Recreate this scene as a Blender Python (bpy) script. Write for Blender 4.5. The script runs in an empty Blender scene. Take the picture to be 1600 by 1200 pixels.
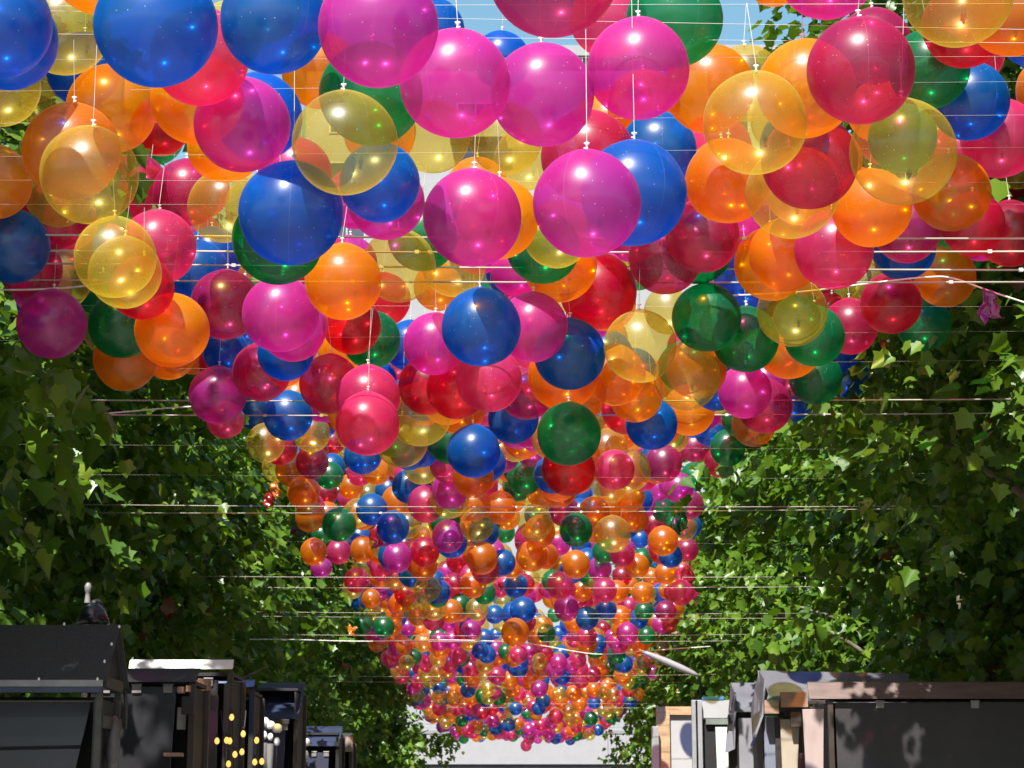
import bpy, bmesh, math, random
import numpy as np
from mathutils import Vector, Matrix, noise

# ------------------------------------------------------------------ camera, sky, sun, exposure
SC = bpy.context.scene
COL = SC.collection
F = 3200.0                                   # focal length in photo pixels (1600 wide)
PITCH = math.atan(686.0 / F)                 # the horizon lies 686 px below the picture centre
YAW = math.atan(20.0 / F)
CAMLOC = Vector((0, 0, 1.6))
cam_d = bpy.data.cameras.new('camera'); cam = bpy.data.objects.new('camera', cam_d); COL.objects.link(cam)
cam_d.sensor_width = 36.0; cam_d.lens = 36.0 * F / 1600.0
cam_d.clip_start = 0.1; cam_d.clip_end = 2000
cam.location = CAMLOC
cam.rotation_euler = (math.pi / 2 + PITCH, 0, YAW)
cam_d.dof.use_dof = True; cam_d.dof.focus_distance = 9.5; cam_d.dof.aperture_fstop = 13.0
SC.camera = cam
ROT = cam.rotation_euler.to_matrix()

SUN_DIR = Vector((-0.17, -0.60, 0.77)).normalized()
world = bpy.data.worlds.new("World"); SC.world = world; world.use_nodes = True
wn = world.node_tree.nodes; wl = world.node_tree.links
sky = wn.new('ShaderNodeTexSky'); sky.sky_type = 'NISHITA'; sky.sun_disc = False
sky.sun_elevation = math.asin(SUN_DIR.z)
sky.sun_rotation = math.atan2(SUN_DIR.x, SUN_DIR.y) % (2 * math.pi)
sky.air_density = 1.0; sky.dust_density = 1.0; sky.ozone_density = 1.0
tint = wn.new('ShaderNodeHueSaturation'); tint.inputs['Hue'].default_value = .472; tint.inputs['Saturation'].default_value = 1.05
wl.new(sky.outputs[0], tint.inputs['Color']); wl.new(tint.outputs[0], wn['Background'].inputs[0]); wn['Background'].inputs[1].default_value = 0.095
sun_d = bpy.data.lights.new('sun', 'SUN'); sun = bpy.data.objects.new('sun', sun_d); COL.objects.link(sun)
sun_d.energy = 5.0; sun_d.angle = math.radians(0.55); sun_d.color = (1.0, 0.95, 0.87)
sun.rotation_euler = SUN_DIR.to_track_quat('Z', 'Y').to_euler()
SC.view_settings.view_transform = 'Standard'; SC.view_settings.look = 'None'
SC.view_settings.exposure = 1.08; SC.view_settings.gamma = 1
SC.cycles.transparent_max_bounces = 40
SC.cycles.max_bounces = 8; SC.cycles.diffuse_bounces = 3; SC.cycles.glossy_bounces = 3
SC.cycles.use_denoising = True
SC.cycles.sample_clamp_indirect = 6.0

# ------------------------------------------------------------------ helpers
rnd = random.Random(7)

def ray(x, y):
    return ROT @ Vector(((x - 800) / F, (600 - y) / F, -1.0))
def at_depth(x, y, d):                       # point at distance d along the optical axis
    return CAMLOC + ray(x, y) * d
def at_y(x, y, Y):                           # point where the sight line crosses the plane world-y = Y
    r = ray(x, y); return CAMLOC + r * (Y / r.y)

def tag(o, label=None, cat=None, group=None, kind=None):
    if label: o['label'] = label
    if cat: o['category'] = cat
    if group: o['group'] = group
    if kind: o['kind'] = kind
    return o
def empty(name, loc):
    o = bpy.data.objects.new(name, None); COL.objects.link(o); o.location = loc; o.empty_display_size = .1
    return o
def obj(name, mesh, parent=None, mat=None):
    o = bpy.data.objects.new(name, mesh); COL.objects.link(o)
    if mat is not None: mesh.materials.append(mat)
    if parent is not None:
        o.parent = parent
        o.matrix_parent_inverse = Matrix.Translation(parent.location).inverted()
    return o

class MB:
    """collects shapes into one mesh (world coordinates)"""
    def __init__(s): s.bm = bmesh.new()
    def hexa(s, c):                          # 8 corners, bottom 4 then top 4
        v = [s.bm.verts.new(p) for p in c]
        for f in ((3, 2, 1, 0), (4, 5, 6, 7), (0, 1, 5, 4), (1, 2, 6, 5), (2, 3, 7, 6), (3, 0, 4, 7)):
            s.bm.faces.new([v[i] for i in f])
        return s
    def box(s, x0, x1, y0, y1, z0, z1):
        return s.hexa([(x0, y0, z0), (x1, y0, z0), (x1, y1, z0), (x0, y1, z0), (x0, y0, z1), (x1, y0, z1), (x1, y1, z1), (x0, y1, z1)])
    def slab(s, pts, ext):                   # polygon pts extruded along ext
        n = len(pts); ext = Vector(ext)
        a = [s.bm.verts.new(p) for p in pts]; b = [s.bm.verts.new(Vector(p) + ext) for p in pts]
        s.bm.faces.new(a); s.bm.faces.new(b[::-1])
        for i in range(n):
            j = (i + 1) % n
            s.bm.faces.new((a[j], a[i], b[i], b[j]))
        return s
    def tube(s, pts, r, seg=8, taper=None):
        pts = [Vector(p) for p in pts]; rings = []
        for i, p in enumerate(pts):
            t = (pts[min(i + 1, len(pts) - 1)] - pts[max(i - 1, 0)]).normalized()
            u = t.cross(Vector((0, 0, 1)))
            if u.length < .05: u = t.cross(Vector((0, 1, 0)))
            u.normalize(); w = t.cross(u)
            rr = r if taper is None else taper[i]
            rings.append([s.bm.verts.new(p + (u * math.cos(2 * math.pi * k / seg) + w * math.sin(2 * math.pi * k / seg)) * rr) for k in range(seg)])
        for a, b in zip(rings, rings[1:]):
            for k in range(seg):
                s.bm.faces.new((a[k], a[(k + 1) % seg], b[(k + 1) % seg], b[k]))
        s.bm.faces.new(rings[0][::-1]); s.bm.faces.new(rings[-1])
        return s
    def lathe(s, prof, c, seg=16, sx=1, sy=1):
        c = Vector(c); rings = []
        for r, z in prof:
            if r < 1e-6: rings.append([s.bm.verts.new(c + Vector((0, 0, z)))])
            else: rings.append([s.bm.verts.new(c + Vector((r * sx * math.cos(2 * math.pi * k / seg), r * sy * math.sin(2 * math.pi * k / seg), z))) for k in range(seg)])
        for a, b in zip(rings, rings[1:]):
            for k in range(seg):
                q = [a[k % len(a)], a[(k + 1) % len(a)], b[(k + 1) % len(b)], b[k % len(b)]]
                q = [v for i, v in enumerate(q) if v not in q[:i]]
                if len(q) > 2: s.bm.faces.new(q)
        return s
    def build(s, name, mat, parent=None, smooth=False, bevel=0):
        bmesh.ops.recalc_face_normals(s.bm, faces=s.bm.faces[:])
        if bevel:
            bmesh.ops.bevel(s.bm, geom=s.bm.edges[:], offset=bevel, segments=2, affect='EDGES', profile=.6, clamp_overlap=True)
        me = bpy.data.meshes.new(name); s.bm.to_mesh(me); s.bm.free()
        if smooth:
            for p in me.polygons: p.use_smooth = True
        return obj(name, me, parent, mat)

# ------------------------------------------------------------------ materials
def new_mat(name):
    m = bpy.data.materials.new(name); m.use_nodes = True
    nt = m.node_tree; nt.nodes.clear()
    out = nt.nodes.new('ShaderNodeOutputMaterial')
    return m, nt, out
def N(nt, t, **kw):
    n = nt.nodes.new(t)
    for k, v in kw.items(): setattr(n, k, v)
    return n
def math_node(nt, op, a, b=None, c=None, clamp=False):
    n = N(nt, 'ShaderNodeMath', operation=op); n.use_clamp = clamp
    for i, v in enumerate((a, b, c)):
        if v is None: continue
        if isinstance(v, (int, float)): n.inputs[i].default_value = v
        else: nt.links.new(v, n.inputs[i])
    return n.outputs[0]
def ramp(nt, fac, stops):
    r = N(nt, 'ShaderNodeValToRGB'); nt.links.new(fac, r.inputs[0])
    while len(r.color_ramp.elements) < len(stops): r.color_ramp.elements.new(.5)
    for e, (p, c) in zip(r.color_ramp.elements, stops):
        e.position = p; e.color = (*c, 1)
    return r.outputs[0]

def paint(name, col, rough=.5, var=.25, scale=6, bump=.0, bscale=60, spec=.5, stretch=(1, 1, 1), metallic=0):
    m, nt, out = new_mat(name)
    b = N(nt, 'ShaderNodeBsdfPrincipled'); nt.links.new(b.outputs[0], out.inputs[0])
    tc = N(nt, 'ShaderNodeTexCoord'); mp = N(nt, 'ShaderNodeMapping'); mp.inputs[3].default_value = stretch
    nt.links.new(tc.outputs['Object'], mp.inputs[0])
    n1 = N(nt, 'ShaderNodeTexNoise'); n1.inputs['Scale'].default_value = scale; n1.inputs['Detail'].default_value = 6
    nt.links.new(mp.outputs[0], n1.inputs[0])
    lo = tuple(c * (1 - var) for c in col); hi = tuple(min(1, c * (1 + var)) for c in col)
    nt.links.new(ramp(nt, n1.outputs[0], [(.3, lo), (.7, hi)]), b.inputs['Base Color'])
    b.inputs['Roughness'].default_value = rough; b.inputs['Specular IOR Level'].default_value = spec
    b.inputs['Metallic'].default_value = metallic
    if bump:
        n2 = N(nt, 'ShaderNodeTexNoise'); n2.inputs['Scale'].default_value = bscale; n2.inputs['Detail'].default_value = 4
        nt.links.new(mp.outputs[0], n2.inputs[0])
        bp = N(nt, 'ShaderNodeBump'); bp.inputs['Strength'].default_value = bump; bp.inputs['Distance'].default_value = .01
        nt.links.new(n2.outputs[0], bp.inputs['Height']); nt.links.new(bp.outputs[0], b.inputs['Normal'])
    return m

def film(name, T, D, k, far=False):
    """thin blown vinyl: a tinted see-through film that scatters part of the light and shines"""
    m, nt, out = new_mat(name); L = nt.links
    oi = N(nt, 'ShaderNodeObjectInfo')
    lw = N(nt, 'ShaderNodeLayerWeight'); lw.inputs['Blend'].default_value = .5
    face = lw.outputs['Facing']
    tc = N(nt, 'ShaderNodeTexCoord')
    hs = N(nt, 'ShaderNodeHueSaturation'); hs.inputs['Color'].default_value = (*D, 1)
    L.new(math_node(nt, 'MULTIPLY_ADD', oi.outputs['Random'], .024, .488), hs.inputs['Hue'])
    L.new(math_node(nt, 'MULTIPLY_ADD', oi.outputs['Random'], .3, .85), hs.inputs['Value'])
    tr = N(nt, 'ShaderNodeBsdfTransparent'); tr.inputs[0].default_value = (*T, 1)
    df = N(nt, 'ShaderNodeBsdfDiffuse'); tl = N(nt, 'ShaderNodeBsdfTranslucent')
    L.new(hs.outputs[0], df.inputs[0]); L.new(hs.outputs[0], tl.inputs[0])
    mx = N(nt, 'ShaderNodeMixShader'); mx.inputs[0].default_value = .5
    L.new(df.outputs[0], mx.inputs[1]); L.new(tl.outputs[0], mx.inputs[2])
    f3 = math_node(nt, 'POWER', face, 4.0)
    kk = math_node(nt, 'MULTIPLY_ADD', f3, .55 * (1 - k), k)
    scat = mx.outputs[0]
    if not far:
        nz = N(nt, 'ShaderNodeTexNoise'); nz.inputs['Scale'].default_value = 2.2; nz.inputs['Detail'].default_value = 5
        L.new(tc.outputs['Object'], nz.inputs[0])
        kk = math_node(nt, 'MULTIPLY_ADD', math_node(nt, 'SUBTRACT', nz.outputs[0], .5), .22 * k + .05, kk, clamp=True)
        # dust specks
        vo = N(nt, 'ShaderNodeTexVoronoi'); vo.inputs['Scale'].default_value = 8.5
        L.new(tc.outputs['Object'], vo.inputs[0])
        sp = math_node(nt, 'LESS_THAN', vo.outputs['Distance'], .062)
        sep = N(nt, 'ShaderNodeSeparateColor'); L.new(vo.outputs['Color'], sep.inputs[0])
        sp = math_node(nt, 'MULTIPLY', sp, math_node(nt, 'GREATER_THAN', sep.outputs[0], .35))
        # moulding seam
        sx = N(nt, 'ShaderNodeSeparateXYZ'); L.new(tc.outputs['Object'], sx.inputs[0])
        seam = math_node(nt, 'LESS_THAN', math_node(nt, 'ABSOLUTE', sx.outputs[0]), .004)
        extra = math_node(nt, 'MAXIMUM', math_node(nt, 'MULTIPLY', sp, .55), math_node(nt, 'MULTIPLY', seam, .06))
        wd = N(nt, 'ShaderNodeBsdfDiffuse'); wd.inputs[0].default_value = (.8, .78, .75, 1)
    m1 = N(nt, 'ShaderNodeMixShader'); L.new(kk, m1.inputs[0]); L.new(tr.outputs[0], m1.inputs[1]); L.new(scat, m1.inputs[2])
    cur = m1.outputs[0]
    if not far:
        m2 = N(nt, 'ShaderNodeMixShader'); L.new(extra, m2.inputs[0]); L.new(cur, m2.inputs[1]); L.new(wd.outputs[0], m2.inputs[2]); cur = m2.outputs[0]
    g1 = N(nt, 'ShaderNodeBsdfGlossy'); g1.inputs['Roughness'].default_value = .155
    g2 = N(nt, 'ShaderNodeBsdfGlossy'); g2.inputs['Roughness'].default_value = .34
    gm = N(nt, 'ShaderNodeMixShader'); gm.inputs[0].default_value = .60
    L.new(g1.outputs[0], gm.inputs[1]); L.new(g2.outputs[0], gm.inputs[2])
    f5 = math_node(nt, 'POWER', face, 5.0)
    fr = math_node(nt, 'MULTIPLY_ADD', f5, .3, .10 if far else .055)
    m3 = N(nt, 'ShaderNodeMixShader'); L.new(fr, m3.inputs[0]); L.new(cur, m3.inputs[1]); L.new(gm.outputs[0], m3.inputs[2])
    L.new(m3.outputs[0], out.inputs[0])
    return m

#            see-through tint      scatter colour        opacity per film
FILMS = {
    'M': ((.94, .26, .76), (.68, .042, .385), .46),
    'K': ((.98, .30, .52), (.80, .048, .22), .44),
    'R': ((.94, .14, .22), (.62, .008, .06), .36),
    'C': ((.88, .24, .46), (.56, .02, .16), .36),
    'B': ((.02, .38, .92), (.001, .150, .58), .48),
    'O': ((1.0, .64, .04), (.97, .34, .002), .44),
    'G': ((.05, .72, .34), (.002, .235, .085), .46),
    'Y': ((.98, .91, .48), (.70, .51, .06), .19),
}
COLNAME = {'M': 'magenta', 'K': 'pink', 'R': 'crimson', 'C': 'plum', 'B': 'blue', 'O': 'orange', 'G': 'green', 'Y': 'yellow'}
MAT = {c: film('film_' + COLNAME[c].replace(' ', '_'), *v) for c, v in FILMS.items()}
MATFAR = {c: film('far_film_' + COLNAME[c].replace(' ', '_'), *v, far=True) for c, v in FILMS.items()}
M_white = paint('white_plastic', (.75, .75, .73), .4, .1)
M_cord = paint('cord', (.50, .47, .42), .6, .2, 3)
M_cable = paint('steel_cable', (.36, .32, .27), .45, .3, 2)
M_rope = paint('white_rope', (.75, .73, .68), .7, .15, 20)
M_black = paint('black_paint', (.012, .012, .014), .55, .3)
M_char = paint('charcoal_paint', (.020, .020, .024), .55, .3, 4, .15)
M_felt = paint('roof_felt', (.034, .036, .036), .8, .3, 90, .4, 160)
M_navy = paint('navy_paint', (.020, .030, .068), .5, .25, 3)
M_grey = paint('grey_paint', (.115, .115, .14), .5, .2, 4, .1)
M_lgrey = paint('pale_grey_trim', (.20, .20, .20), .5, .2, 8)
M_olive = paint('weathered_trim', (.045, .042, .034), .6, .3, 12)
M_wood = paint('raw_wood', (.33, .20, .14), .65, .25, 5, .2, 40, stretch=(1, 1, 6))
M_owood = paint('orange_wood', (.42, .26, .15), .6, .3, 4, .2, 30, stretch=(1, 1, 5))
M_brown = paint('dark_brown_frame', (.035, .025, .020), .5, .3, 5)
M_cream = paint('cream_panel', (.37, .32, .25), .6, .08, 4)
M_pinkw = paint('pinkish_white_panel', (.36, .28, .265), .6, .08, 4)
M_hall = paint('hall_panel', (.27, .265, .28), .5, .05, 2)
M_panelw = paint('white_panel', (.38, .38, .40), .5, .06, 3)
M_shop = paint('shaded_mauve_brown_panel', (.020, .018, .020), .55, .3, 3, .1)  # mauve brown with the tree shade darkened into the colour
M_purple = paint('purple_balloon_shadow', (.26, .07, .20), .6, .1, 5)  # paint in the tint of a balloon's cast shadow, on no object
M_ochre = paint('ochre_balloon_shadow', (.45, .30, .09), .6, .1, 5)  # likewise a balloon shadow put into a paint colour, unused
M_blue = paint('blue_trim', (.04, .16, .42), .5, .2, 5)
M_silver = paint('silver_post', (.50, .52, .56), .35, .1, 5, metallic=.6)
M_bark = paint('plane_bark', (.16, .14, .10), .85, .45, 5, .5, 20)
M_wall = paint('pale_render', (.25, .255, .27), .8, .05, .6, .05, 8)
M_glass = paint('window_glass', (.05, .06, .08), .08, .3, .4)
M_slate = paint('balcony_rail', (.22, .22, .24), .4, .2, 1)

def glow(name, col, s):
    m, nt, out = new_mat(name)
    b = N(nt, 'ShaderNodeBsdfPrincipled'); nt.links.new(b.outputs[0], out.inputs[0])
    tc = N(nt, 'ShaderNodeTexCoord'); n1 = N(nt, 'ShaderNodeTexNoise'); nt.links.new(tc.outputs['Object'], n1.inputs[0])
    nt.links.new(ramp(nt, n1.outputs[0], [(.3, tuple(c * .9 for c in col)), (.7, col)]), b.inputs['Base Color'])
    b.inputs['Emission Color'].default_value = (*col, 1); b.inputs['Emission Strength'].default_value = s
    b.inputs['Roughness'].default_value = .2
    return m
M_bulb = glow('warm_bulb', (1.0, .62, .14), .55)

def leaf_mat():
    m, nt, out = new_mat('plane_leaf'); L = nt.links
    at = N(nt, 'ShaderNodeAttribute'); at.attribute_name = 'tone'
    c = ramp(nt, at.outputs['Fac'], [(0, (.030, .090, .008)), (.5, (.082, .170, .012)), (.85, (.145, .245, .018)), (.97, (.18, .22, .025)), (1.0, (.16, .075, .03))])
    df = N(nt, 'ShaderNodeBsdfDiffuse'); L.new(c, df.inputs[0])
    hs = N(nt, 'ShaderNodeHueSaturation'); hs.inputs['Value'].default_value = 1.5; hs.inputs['Saturation'].default_value = 1.05; hs.inputs['Hue'].default_value = .492
    L.new(c, hs.inputs['Color'])
    tl = N(nt, 'ShaderNodeBsdfTranslucent'); L.new(hs.outputs[0], tl.inputs[0])
    mx = N(nt, 'ShaderNodeMixShader'); mx.inputs[0].default_value = .32
    L.new(df.outputs[0], mx.inputs[1]); L.new(tl.outputs[0], mx.inputs[2])
    gl = N(nt, 'ShaderNodeBsdfGlossy'); gl.inputs['Roughness'].default_value = .38
    gl.inputs[0].default_value = (.8, .85, .9, 1)
    lw = N(nt, 'ShaderNodeLayerWeight')
    fr = math_node(nt, 'MULTIPLY_ADD', math_node(nt, 'POWER', lw.outputs['Facing'], 4.0), .2, .03)
    m3 = N(nt, 'ShaderNodeMixShader'); L.new(fr, m3.inputs[0]); L.new(mx.outputs[0], m3.inputs[1]); L.new(gl.outputs[0], m3.inputs[2])
    L.new(m3.outputs[0], out.inputs[0])
    return m
M_leaf = leaf_mat()

# ------------------------------------------------------------------ ground
def paving():
    m, nt, out = new_mat('street_paving'); L = nt.links
    b = N(nt, 'ShaderNodeBsdfPrincipled'); L.new(b.outputs[0], out.inputs[0])
    tc = N(nt, 'ShaderNodeTexCoord'); br = N(nt, 'ShaderNodeTexBrick'); L.new(tc.outputs['Object'], br.inputs[0])
    br.inputs['Scale'].default_value = 3
    br.inputs['Color1'].default_value = (.22, .20, .18, 1); br.inputs['Color2'].default_value = (.27, .25, .22, 1); br.inputs['Mortar'].default_value = (.09, .09, .08, 1)
    L.new(br.outputs[0], b.inputs['Base Color']); b.inputs['Roughness'].default_value = .8
    return m
tag(MB().box(-400, 400, -60, 700, -.3, 0).build('ground', paint('ground_soil', (.12, .12, .10), .9, .3, .4)), kind='structure')
tag(MB().box(-3.2, 3.2, -20, 92, -.05, .004).build('street', paving()), kind='structure')

# ------------------------------------------------------------------ far building that closes the street
def far_building():
    Y = 98.0
    base = empty('apartment_building', (0, Y, 0))
    tag(base, 'pale rendered apartment block closing the far end of the street', 'building')
    z_roof = at_y(1000, 92, Y).z
    x0, x1 = -11.0, 12.5
    w = MB().box(x0, x1, Y, Y + 12, 0, z_roof); w.build('wall', M_wall, base)
    rf = MB().box(x0 - .4, x1 + .4, Y - .5, Y + 12.4, z_roof + .003, z_roof + .55); rf.build('roof', M_wall, base)
    nfl = int((z_roof - 7.5) / 3.1)
    for fl in range(nfl):
        z = 7.6 + fl * 3.1
        for i in range(0, 7, 2):
            x = x0 + 1.2 + i * 3.2
            if i % 3 == 2:
                b = MB().box(x - .3, x + 2.5, Y - 1.1, Y - .004, z - .55, z - .38).build('balcony', M_wall, base)
                r = MB().box(x - .3, x + 2.5, Y - 1.1, Y - 1.05, z - .376, z + .55).build('rail', M_slate, b)
            f = MB().box(x, x + 1.9, Y - .06, Y - .003, z, z + 1.6).build('window', M_panelw, base)
            g = MB()
            g.box(x + .08, x + .92, Y - .09, Y - .063, z + .08, z + 1.52); g.box(x + .98, x + 1.82, Y - .09, Y - .063, z + .08, z + 1.52)
            g.build('pane', M_glass, f)
    # panel joints of the white ground-floor front
    d = MB().box(x0, x1, Y - .55, Y - .004, 5.7, 5.85).build('cornice', M_lgrey, base)
    s = MB().box(x0, x1, Y - .30, Y - .004, 0.2, 3.9).build('shopfront', M_char, base)
far_building()

# white panelled wall just before it, seen under the last balloons
def gate_hall():
    Y = 90.0
    b = empty('market_hall', (0, Y, 0)); tag(b, 'low white panelled hall front under the farthest balloons', 'building')
    a = at_y(560, 1150, Y); c = at_y(1080, 1150, Y); lo = at_y(800, 1194, Y).z; hi = at_y(800, 1148, Y).z
    n = 4; w = (c.x - a.x) / n
    for i in range(n):
        MB().box(a.x + i * w + .008, a.x + (i + 1) * w - .008, Y, Y + .4, lo, hi).build('fascia_panel', M_hall, b)
    MB().box(a.x, c.x, Y + .1, Y + 6, lo - .15, lo - .01).build('soffit', M_char, b)
    MB().box(a.x, c.x, Y + 4, Y + 6, 0, lo - .16).build('shopfront', M_char, b)
    for x in (a.x + .2, a.x + w, a.x + 2 * w, a.x + 3 * w, c.x - .2):
        MB().box(x - .12, x + .12, Y + .15, Y + .4, 0, lo - .16).build('column', M_lgrey, b)
gate_hall()

# ------------------------------------------------------------------ plane trees
def leaf_shape():
    half = [(0, 0), (.24, -.07), (.45, .10), (.39, .27), (.60, .50), (.37, .58), (.20, .75), (0, 1.0)]
    V = [(0, 0), (0, 1.0)] + [(x, y) for x, y in half[1:7]] + [(-x, y) for x, y in half[1:7]]
    f1 = [0, 2, 3, 4, 5, 6, 7, 1]; f2 = [1, 13, 12, 11, 10, 9, 8, 0]
    return np.array([(x, y - .05, .22 * abs(x) - .12 * y * y) for x, y in V]), f1, f2
LV, LF1, LF2 = leaf_shape()

def crown_mesh(name, seed, n_sprays, ax, zc, az, leaf=.195, zmin=2.5):
    rs = np.random.RandomState(seed)
    P, A, U, S = [], [], [], []
    cnt = 0
    while cnt < n_sprays:
        d = rs.normal(size=3); d /= np.linalg.norm(d)
        u = rs.uniform(0, 1) ** .30
        lump = 1 + .30 * noise.noise(Vector(d * 2.1 + seed)) + .10 * noise.noise(Vector(d * 5.0 + seed))
        c = np.array((d[0] * ax[0], d[1] * ax[1], d[2] * az)) * u * lump
        z = c[2] + zc
        if z < zmin + .8 * abs(noise.noise(Vector((c[0] * .8, c[1] * .8, seed)))): continue
        nz = noise.noise(Vector((c[0] * 1.05, c[1] * 1.05, z * 1.05 + seed * 3))) + .9 * noise.noise(Vector((c[0] * .45, c[1] * .45, z * .45 + seed)))
        if nz < (.20 if u > .80 else -.02): continue
        cnt += 1
        tdir = d * .8 + rs.normal(size=3) * .5 + np.array((0, 0, .05)); tdir /= np.linalg.norm(tdir)
        nl = rs.randint(8, 15)
        for k in range(nl):
            t = (k / nl) * rs.uniform(.5, .9)
            p = c + np.array((0, 0, zc)) + tdir * t + rs.normal(size=3) * .09 - np.array((0, 0, .12 * t * t))
            nrm = d * .45 + np.array((0, 0, .62)) + rs.normal(size=3) * .42
            axis = tdir * .7 + rs.normal(size=3) * .55 + np.array((0, 0, -.55))
            P.append(p); A.append(nrm); U.append(axis); S.append(leaf * rs.uniform(.55, 1.2))
    P = np.array(P); A = np.array(A); U = np.array(U); S = np.array(S)
    A /= np.linalg.norm(A, axis=1)[:, None]
    U -= (U * A).sum(1)[:, None] * A; U /= np.linalg.norm(U, axis=1)[:, None]
    W = np.cross(U, A)
    n = len(P); nv = len(LV); curl = rs.uniform(-.5, 2.6, n)
    co = P[:, None, :] + S[:, None, None] * (LV[None, :, 0, None] * W[:, None, :] + LV[None, :, 1, None] * U[:, None, :] + (LV[None, :, 2] * curl[:, None])[:, :, None] * A[:, None, :])
    co = co.reshape(-1, 3)
    base = (np.arange(n) * nv)[:, None]
    loops = np.concatenate([base + np.array(LF1)[None], base + np.array(LF2)[None]], 1).reshape(-1)
    me = bpy.data.meshes.new(name)
    me.vertices.add(len(co)); me.vertices.foreach_set('co', co.ravel())
    me.loops.add(len(loops)); me.loops.foreach_set('vertex_index', loops)
    me.polygons.add(2 * n); me.polygons.foreach_set('loop_start', np.arange(2 * n) * 8)
    me.update(calc_edges=True); me.validate()
    tone = np.clip(rs.normal(.5, .2, n), 0, .9); tone[rs.uniform(size=n) < .004] = 1.0
    a = me.attributes.new('tone', 'FLOAT', 'FACE'); a.data.foreach_set('value', np.repeat(tone, 2).astype(np.float32))
    me.materials.append(M_leaf)
    return me

def trunk_mesh(seed, h, lean):
    r = random.Random(seed); m = MB()
    pts = [Vector((lean * t * t + .05 * math.sin(3 * t + seed), .05 * math.cos(4 * t + seed), h * t)) for t in (0, .03, .15, .35, .55, .8, 1)]
    m.tube(pts, .2, 10, [.30, .23, .2, .17, .13, .08, .03])
    for i in range(9):
        t = r.uniform(.28, .9); a = r.uniform(0, 2 * math.pi); L = r.uniform(1.6, 3.0) * (1.15 - t * .5)
        p = Vector((lean * t * t, 0, h * t)); d = Vector((math.cos(a), math.sin(a), r.uniform(.25, .7)))
        m.tube([p, p + d * L * .4, p + d * L * .75 + Vector((0, 0, .15)), p + d * L + Vector((0, 0, .2))], .05, 7, [.075, .055, .03, .012])
    bmesh.ops.recalc_face_normals(m.bm, faces=m.bm.faces[:])
    me = bpy.data.meshes.new('trunk'); m.bm.to_mesh(me); m.bm.free()
    for p in me.polygons: p.use_smooth = True
    me.materials.append(M_bark)
    return me

CROWNS = [crown_mesh('crown', s, 1900, (3.2, 4.3), 6.6, 4.9) for s in (3, 11, 23)] + [crown_mesh('crown', 31, 2900, (3.3, 4.3), 6.6, 4.9, leaf=.14, zmin=3.0)]
TRUNKS = [trunk_mesh(s, 9.5, .0) for s in (1, 2, 3, 4)]
def tree(x, y, rz, v, sc, label):
    e = empty('plane_tree', (x, y, 0)); e.rotation_euler = (0, 0, rz); e.scale = (sc, sc, sc)
    tag(e, label, 'tree', 'plane trees lining the street')
    for nm, me in (('trunk', TRUNKS[v]), ('crown', CROWNS[v])):
        o = bpy.data.objects.new(nm, me); COL.objects.link(o); o.parent = e
PI = math.pi
ORD = ['first', 'second', 'third', 'fourth', 'fifth', 'sixth', 'seventh', 'eighth', 'ninth', 'tenth']
for i, (x, y, rz, v, sc) in enumerate([(-6.0, 11.0, .2, 0, 1), (-7.0, 21.6, 3.3, 1, 1), (-7.2, 28.5, .1, 2, 1.02), (-7.3, 35, 3.0, 0, 1), (-7.1, 44, .3, 1, 1.03), (-6.2, 54, 3.2, 2, 1), (-5.7, 66, .0, 0, .98)]):
    tree(x, y, rz, v, sc, 'leafy plane tree behind the dark stalls, %s along the left side of the street' % ORD[i])
tree(-10.2, 16.0, .4, 2, 1.05, 'dark plane tree set back from the left row, behind the gap after the first tree')
for i, (x, y, rz, v, sc) in enumerate([(7.60, 11.0, 3.1, 3, 1.25), (5.75, 16.4, .1, 3, 1.05), (6.80, 24, 1.6, 1, 1), (6.70, 31, 3.2, 0, 1), (6.80, 39, .2, 1, 1), (6.60, 47, 3.0, 2, 1.03), (6.30, 57, .1, 0, 1), (5.80, 68, 3.2, 1, .98)]):
    tree(x, y, rz, v, sc, 'sunlit plane tree behind the grey stalls, %s along the right side of the street' % ORD[i])

# ------------------------------------------------------------------ overhead cables
HW = 15.7 * .2                                # cable height above the eye
def cable(pts, r, label, cat, group, name, mat):
    return tag(MB().tube(pts, r, 6).build(name, mat, smooth=True), label, cat, group)
CABLE_Y = []
cab = [(391, 413), (437, 459), (641, 663), (803, 811), (911, 927), (966, 973), (1000, 1009), (1062, 1072), (1104, 1110), (1136, 1141)]
PAIRN = ['nearest', 'second', 'third', 'fourth', 'fifth', 'sixth', 'seventh', 'eighth', 'ninth', 'farthest']
for i, pr in enumerate(cab):
    for j, y in enumerate(pr):
        Y = at_depth(820, y, HW * F / (1286 - y)).y; CABLE_Y.append(Y)
        rr = .0056 if i < 3 else (.0042 if i < 7 else .005)
        L = 4.6
        tilt = rnd.uniform(-.02, .02) + (.03 if i in (0, 1) else 0)
        sag = .02 if i < 6 else .03
        pts = [(x, Y, 1.6 + HW - tilt * x / 4 + sag * (x / L) ** 2) for x in (-L, -3, -1.5, 0, 1.5, 3, L)]
        c = cable(pts, rr, 'taut grey cable across the street, %s of its pair, %s pair from the camera' % ('upper' if j == 0 else 'lower', PAIRN[i]),
              'cable', 'cables strung across the street', 'overhead_cable', M_cable)
        if i < 4:                              # small clamps along the near cables
            for k in range(7):
                x = rnd.uniform(-4, 4)
                z = 1.6 + HW - tilt * x / 4 + sag * (x / L) ** 2
                MB().box(x - .012, x + .012, Y - .009, Y + .009, z - .009, z + .011).build('clamp', M_cord, c)
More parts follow.
